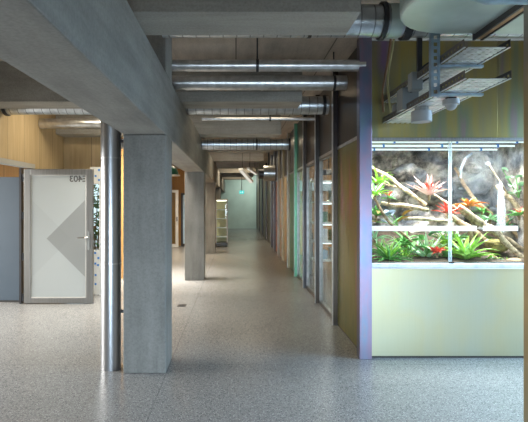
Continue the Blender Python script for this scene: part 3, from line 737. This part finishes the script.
rosette(469, 207, 5.4, 14, .2, .036, 'leaf_orange', 'orange bromeliad on the thickest log', (.4, 1.2), (.5, 1.3), 7, inner=('leaf_bright', .13, .03, 5))
rosette(465, 260, 5.15, 36, .36, .05, 'leaf_bright', 'big bright green bromeliad at the terrarium front', (.35, 1.45), (.3, 1.3), 8, inner=('leaf_mint', .24, .03, 8))
rosette(389, 261, 5.16, 34, .36, .028, 'leaf_mid', 'spiky dark green plant at the front corner of the terrarium', (.3, 1.4), (.7, 1.7), 9, inner=('leaf_bright', .26, .024, 14))
rosette(428, 261, 5.25, 14, .36, .055, 'leaf_mint', 'tall pale green leaved plant beside the red flower', (.7, 1.45), (.1, .9), 10, inner=('leaf_mid', .26, .045, 7))
rosette(437, 253, 5.14, 13, .13, .04, 'leaf_red', 'red star shaped flower in the lower terrarium', (.2, 1.2), (.3, 1.0), 11, kind='bromeliad_flower')
rosette(447, 262, 5.3, 16, .28, .05, 'leaf_mid', 'mid green plant between red flower and bright bromeliad', (.5, 1.4), (.4, 1.3), 12)
rosette(490, 220, 5.55, 18, .16, .03, 'leaf_mint', 'pale green fern below the water spray', (.1, .9), (.3, 1.2), 13, kind='fern')
rosette(482, 212, 5.7, 14, .12, .025, 'leaf_mid', 'small dark fern under the brown rock branch', (.1, 1.2), (.3, 1.2), 14, kind='fern')
rosette(405, 244, 5.5, 16, .24, .05, 'leaf_mid', 'broad leafy plant in shade below the level branches', (.2, 1.3), (.4, 1.4), 15, kind='leafy_plant')
rosette(476, 240, 5.65, 14, .2, .05, 'leaf_mid', 'leafy plant close behind the bright green bromeliad', (.2, 1.3), (.4, 1.4), 16, kind='leafy_plant')
rosette(375, 240, 5.35, 10, .22, .035, 'leaf_mint', 'pale strappy plant hanging by the lower terrarium corner', (.4, 1.4), (.5, 1.6), 17, kind='leafy_plant')
rosette(496, 262, 5.15, 12, .10, .022, 'leaf_mint', 'low pale seedling at the front beside the bright bromeliad', (.3, 1.2), (.3, 1.2), 18, kind='seedling')
rosette(508, 262, 5.2, 10, .08, .02, 'leaf_bright', 'low green seedling at the front under the thickest log', (.3, 1.2), (.3, 1.2), 19, kind='seedling')
rosette(519, 216, 5.3, 12, .14, .05, 'leaf_mid', 'green broad leaved plant beside the pale upper branch', (.2, 1.3), (.4, 1.4), 20, inner=('leaf_red', .1, .03, 4), kind='leafy_plant')
def broad(px, py, Y, spots, mat, label, L=.11, W=.075, seed=1, kind='broad_leaf_plant'):
    rr = random.Random(seed); c = at(px, py, Y); e = empty(kind, tuple(c), label, 'plant', 'plants in the terrarium')
    m = MB(); s = MB()
    for (qx, qy) in spots:
        p = at(qx, qy, Y + rr.uniform(-.06, .06)); s.tube([c, (c + p) / 2 + Vector((0, 0, .01)), p], .005, n=6)
        m.leaf(p, rr.uniform(-2.6, -.5), L * rr.uniform(.8, 1.1), W, rr.uniform(.1, 1.0), rr.uniform(.4, 1.3), 6, 2)
    inside(m); s.build('stem', 'leaf_mid', e, True); m.build('leaves', mat, e, True)
broad(519, 198, 5.5, ((502, 169), (507, 179), (512, 186), (516, 178), (519, 192), (510, 194), (521, 186)), 'leaf_mint', 'round leaved green climber in the upper terrarium end', .09, .075, 2)
broad(398, 226, 5.3, ((388, 216), (393, 213), (384, 222)), 'leaf_silver', 'silvery blue leaved plant on the thin brown stem', .13, .095, 3)
broad(392, 224, 5.25, ((376, 222), (398, 222), (380, 212), (403, 216)), 'leaf_brown', 'yellow brown leaved plant near the lower corner', .14, .06, 4)
broad(443, 240, 5.6, ((430, 236), (440, 232), (450, 238), (447, 228), (434, 228)), 'leaf_dark', 'dark green plant behind the pale level branch', .14, .07, 5)
broad(412, 258, 5.2, ((402, 246), (410, 243), (418, 248), (422, 240)), 'leaf_mid', 'glossy green plant between spiky plant and red flower', .15, .06, 6)
for i, (px, py, Y, L, mt, lb) in enumerate((
    (380, 258, 5.5, .3, 'leaf_mid', 'tall arching plant behind the spiky front corner plant'),
    (404, 262, 5.3, .28, 'leaf_bright', 'arching green plant between the spiky plant and the tall pale one'),
    (418, 252, 5.6, .26, 'leaf_mint', 'pale green plant in the shade behind the red flower'),
    (447, 246, 5.55, .28, 'leaf_bright', 'green plant under the strip behind the pane joint'),
    (457, 240, 5.7, .24, 'leaf_mint', 'pale green plant behind the top of the bright green bromeliad'),
    (486, 264, 5.2, .2, 'leaf_bright', 'green plant at the front between bright bromeliad and seedlings'),
    (505, 228, 5.7, .2, 'leaf_dark', 'dark green plant behind the thickest log under the spray'),
    (376, 216, 5.6, .2, 'leaf_mid', 'green plant at the terrarium corner above the white strip'),
    (378, 184, 5.6, .24, 'leaf_bright', 'light green plant behind the upper corner bromeliad'))):
    rosette(px, py, Y, 16, L, .036, mt, lb, (.3, 1.45), (.4, 1.4), 40 + i, kind='leafy_plant')
# ---- stones
def stone(px, py, Y, r, mat, label, sd):
    c = at(px, py, Y); tag(MB().blob(c, r, sd, .35, 3, 1.8).build('stone', mat, smooth=True), label, 'stone', 'stones in the terrarium')
stone(409, 176, 6.18, (.22, .14, .17), 'rock', 'large blue grey boulder high on the terrarium rock face', 1)
stone(478, 178, 6.22, (.2, .12, .22), 'rock', 'blue grey boulder behind the water spray', 2)
stone(497, 246, 5.35, (.13, .11, .075), 'moss_ochre', 'ochre mossy stone beside the thickest log', 3)
stone(513, 262, 5.18, (.10, .07, .045), 'litter_tan', 'small tan stone at the front below the thickest log', 4)
stone(488, 258, 5.3, (.10, .1, .05), 'litter_tan', 'flat tan stone between bright bromeliad and mossy stone', 5)
# ---- water spray
a = at(488.5, 164, 5.55); b = at(501, 183, 5.5)
e = empty('spray_nozzle', tuple(at(501, 183, 5.5)), 'slim angled water pipe with bright tip in the terrarium', 'pipe')
T([a, b, at(508, 194, 5.62)], [.008, .009, .009], n=10).build('pipe', 'bark_pale', e, True)
MB().blob(a, (.02, .02, .02), 3, .05, 2).build('tip', 'white_paint', e, True)
m = MB(); P = [at(500.5, 182, 5.48), at(501, 196, 5.48), at(501.5, 212, 5.48), at(501, 232, 5.48)]
m.tube(P, [.016, .036, .045, .05], n=16, cap=False)
tag(m.build('water_stream', 'water_spray', smooth=True), 'white falling stream of water under the angled pipe', 'water')

t = NT('fine_mist'); t.t.links.clear()
ob = t.n('ShaderNodeTexCoord'); ln = t.n('ShaderNodeVectorMath', operation='LENGTH'); t.l(ob.outputs['Object'], ln.inputs[0])
den = t.math('MULTIPLY', t.math('SUBTRACT', 1.0, t.math('MULTIPLY', ln.outputs['Value'], 2.4), True), .22)
vo = t.n('ShaderNodeVolumeScatter'); vo.inputs['Color'].default_value = (.85, .92, 1, 1); t.l(den, vo.inputs['Density']); t.l(vo.outputs[0], t.out.inputs['Volume'])
c = at(482, 175, 5.6)
o = MB().blob(c, (.44, .42, .42), 2, .04, 3).build('mist', 'fine_mist', smooth=True, origin=c); o['kind'] = 'stuff'; o['label'] = 'pale mist hanging around the angled water pipe'; o['category'] = 'mist'

# ------------------------------------------------------------------ cable trays and what hangs on them
def tray(z, y0, y1, label, x0=1.51, x1=1.82):
    e = empty('cable_tray', ((x0 + x1) / 2, y0, z), label, 'cable tray', 'cable trays')
    m = MB(); bars = int((y1 - y0) / .055)
    for k in range(bars): m.box(x0 + .03, x1 - .03, y0 + k * .055, y0 + k * .055 + .036, z, z + .004)
    nb = 6
    for k in range(nb + 1):
        x = x0 + (x1 - x0) * k / nb; m.box(max(x0, x - .013), min(x1, x + .013), y0, y1, z - .0005, z + .0045)
    m.build('floor_grid', 'tray_steel', e)
    for x, nm in ((x0, 1), (x1 - .003, 2)):
        m = MB(); m.box(x, x + .003, y0, y1, z + .004, z + .02); m.box(x, x + .003, y0, y1, z + .036, z + .058)
        for k in range(int((y1 - y0) / .05) + 1): m.box(x, x + .003, y0 + k * .05, min(y1, y0 + k * .05 + .022), z + .02, z + .036)
        m.build('side_rail', 'tray_dark_reflection', e)
    return e
t1 = tray(2.42, 3.17, YF - .002, 'lower perforated steel cable tray reaching to the olive panel')
t2 = tray(2.63, 3.18, YF - .002, 'upper perforated steel cable tray above the other one')
e = empty('strut_channel', (1.475, 3.56, 2.38), 'blue zinc slotted strut channel carrying both cable trays', 'strut')
m = MB(); x0, x1 = 1.44, 1.505
z = 2.385
m.box(x0, x0 + .018, 3.54, 3.545, z, ZC); m.box(x1 - .018, x1, 3.54, 3.545, z, ZC)
while z < ZC - .03: m.box(x0 + .018, x1 - .018, 3.54, 3.545, z, z + .022); z += .05
m.box(x0, x0 + .004, 3.545, 3.585, 2.385, ZC); m.box(x1 - .004, x1, 3.545, 3.585, 2.385, ZC); m.build('channel', 'blue_zinc', e)
for z in (2.41, 2.62): B(1.505, 1.83, 3.545, 3.585, z - .016, z + .002).build('arm', 'blue_zinc', e)
c = at(415.5, 82, 4.05)
e = empty('junction_box', (1.5, 4.05, 2.48), 'grey junction box with dark conduit beside the cable trays', 'box')
B(c.x - .05, c.x + .045, 4.0, 4.1, c.z - .075, c.z + .075).build('case', 'grey_plastic', e, False, .008)
B(c.x + .012, c.x + .05, 4.03, 4.06, c.z + .07, ZC).build('conduit', 'black_metal', e)
c = at(406, 97.5, 4.3); tag(B(c.x - .05, 1.62, 4.25, 4.4, 2.431, c.z + .08).build('metal_box', 'grey_plastic', bevel=.005), 'small grey box lying in the lower cable tray', 'box')
c = at(391, 107, 4.6); o = B(1.515, 1.6, 4.55, 4.66, 2.428, 2.55).build('connector_box', 'grey_plastic', bevel=.006); tag(o, 'small grey connector box at the panel end of the lower tray', 'box')
B(1.54, 1.56, 4.545, 4.55, 2.5, 2.52).build('red_button', 'red_plastic', o)
def cable(pts, r, mat, label):
    m = MB(); P = [at(*p) for p in pts]; Q = []
    for i in range(len(P) - 1):
        p0 = P[max(i - 1, 0)]; p1, p2 = P[i], P[i + 1]; p3 = P[min(i + 2, len(P) - 1)]
        for k in range(6):
            u = k / 6
            Q.append(.5 * ((2 * p1) + (p2 - p0) * u + (2 * p0 - 5 * p1 + 4 * p2 - p3) * u * u + (3 * p1 - p0 - 3 * p2 + p3) * u ** 3))
    Q.append(P[-1]); m.tube(Q, r, n=8); tag(m.build('cable', mat, smooth=True), label, 'cable', 'cables hanging to the trays')
cable([(396, 22, 4.5), (393, 45, 4.6), (388, 75, 4.65), (389, 98, 4.6), (391, 112, 4.55)], .011, 'cable_yellow', 'yellowish cable curving down to the lower tray')
cable([(393, 22, 4.7), (388, 60, 4.8), (383, 90, 4.85), (383.5, 112, 4.8)], .012, 'cable_brown', 'brown cable hanging beside the yellowish one')
cable([(434, 60, 4.0), (424, 66, 4.05), (418, 74, 4.05)], .008, 'black_metal', 'thin black cable looping into the junction box')
cable([(441, 70, 3.8), (425, 80, 4.0), (411, 92, 4.2)], .009, 'dark_rubber', 'black cable lying between the trays')
c = at(421.5, 113, 4.1)
e = empty('smoke_detector', (c.x, c.y, 2.27), 'round white drum shaped detector under the lower tray', 'detector')
T([(c.x, c.y, 2.29), (c.x, c.y, 2.385)], .085, n=32).build('body', 'detector_plastic', e, True, .006)
T([(c.x, c.y, 2.385), (c.x, c.y, 2.42)], .055, n=24).build('base', 'grey_plastic', e, True)
c = at(451, 103, 3.72)
e = empty('motion_sensor', (c.x, c.y, 2.3), 'small domed white sensor under the lower tray by the strut', 'sensor')
T([(c.x, c.y, 2.362), (c.x, c.y, 2.40)], .062, n=28).build('body', 'detector_plastic', e, True)
MB().dome((c.x, c.y, 2.362), .045, .045).build('dome', 'detector_plastic', e, True)
B(c.x - .03, c.x + .03, c.y - .03, c.y + .03, 2.40, 2.42).build('base', 'black_metal', e)

# door jamb in the foreground
tag(B(1.553, 1.66, 2.48, 2.595, 0, ZC).build('door_jamb', 'chromate_jamb', bevel=.004), 'bronze grey metal jamb standing at the picture edge before the terrarium', 'jamb')

# ------------------------------------------------------------------ light
W = bpy.data.worlds.new('sky'); S.world = W; W.use_nodes = True
bg = W.node_tree.nodes['Background']; bg.inputs[0].default_value = (.80, .90, 1.0, 1); bg.inputs[1].default_value = 1.5
def area(name, loc, rot, sx, sy, power, col, spread=PI):
    l = bpy.data.lights.new(name, 'AREA'); l.shape = 'RECTANGLE'; l.size = sx; l.size_y = sy; l.energy = power; l.color = col; l.spread = spread
    o = bpy.data.objects.new(name, l); o.location = loc; o.rotation_euler = rot; COL.objects.link(o); return o
area('window_or_fill_light', (1.3, -4.2, .95), (math.radians(80), 0, 0), 5.0, 1.0, 78, (.68, .85, 1.0), math.radians(52))
area('window_or_fill_light', (4.85, 3.4, 2.55), (math.radians(36), 0, PI / 2), 2.6, 1.2, 290, (.46, .72, 1.0), math.radians(125))  # added cool fill for the floor, no window in the wall on this side
area('low_beam_fill', (4.9, 3.5, .7), (math.radians(112), 0, PI / 2), 2.4, 1.1, 36, (.72, .87, 1.0), math.radians(140))  # added low fill, lights the beam undersides
area('hall_daylight', (-6.4, 5.0, 2.55), (math.radians(42), 0, -PI / 2), 4.5, 1.3, 340, (1.0, .96, .88), math.radians(125))
area('low_beam_fill', (-6.4, 4.6, .7), (math.radians(108), 0, -PI / 2), 3.6, 1.1, 80, (1.0, .97, .9), math.radians(140))  # same kind of added low fill, from the opposite side
for y, p in ((7.5, 5), (12.8, 20), (18.5, 60), (24.0, 36)):
    area('corridor_lamp', (.3, y, 3.25), (0, 0, 0), 1.2, .3, p, (1.0, .84, .60))
area('end_lamp', (.9, 28.3, 3.2), (math.radians(25), 0, 0), .8, .8, 48, (.86, 1.0, .93))
for y in (7.4, 10.2): area('side_hall_lamp', (-1.75, y, 3.2), (0, 0, 0), .9, 1.6, 62 if y < 8 else 170, (1, .94, .84), math.radians(84))
area('side_hall_lamp', (-1.75, 14.5, 3.2), (0, 0, 0), .9, 3, 160, (1, .88, .68), math.radians(125))
area('terrarium_lamp', (2.25, 5.5, ZT - .03), (0, 0, 0), 1.75, .5, 28, (.94, .97, 1.0))
area('room_lamp', (2.9, 10.4, 3.2), (0, 0, 0), 2, 4, 260, (1, .93, .82))
area('terrarium_lamp', (2.25, 5.35, ZT - .03), (math.radians(-4), 0, 0), 1.75, .5, 95, (.94, .97, 1.0), math.radians(115))
area('hall_lamp', (-2.2, 7.2, 3.25), (0, 0, 0), .9, .5, 26, (1.0, .86, .62))

# ------------------------------------------------------------------ camera
cd = bpy.data.cameras.new('camera'); cam = bpy.data.objects.new('camera', cd); COL.objects.link(cam)
cam.location = (0, 0, EYE); cam.rotation_euler = (PI / 2, 0, 0)
cd.sensor_width = 36; cd.lens = F / 528 * 36; cd.shift_x = (264 - VX) / 528; cd.shift_y = (VY - 211) / 528; cd.clip_start = .05; cd.clip_end = 200
S.camera = cam
vs = S.view_settings; vs.view_transform = 'Standard'; vs.look = 'None'; vs.gamma = 1; vs.exposure = 0; vs.use_curve_mapping = False
S.cycles.max_bounces = 10; S.cycles.transparent_max_bounces = 12; S.cycles.sample_clamp_indirect = 6
for o in bpy.data.objects:
    if '_o' in o: del o['_o']
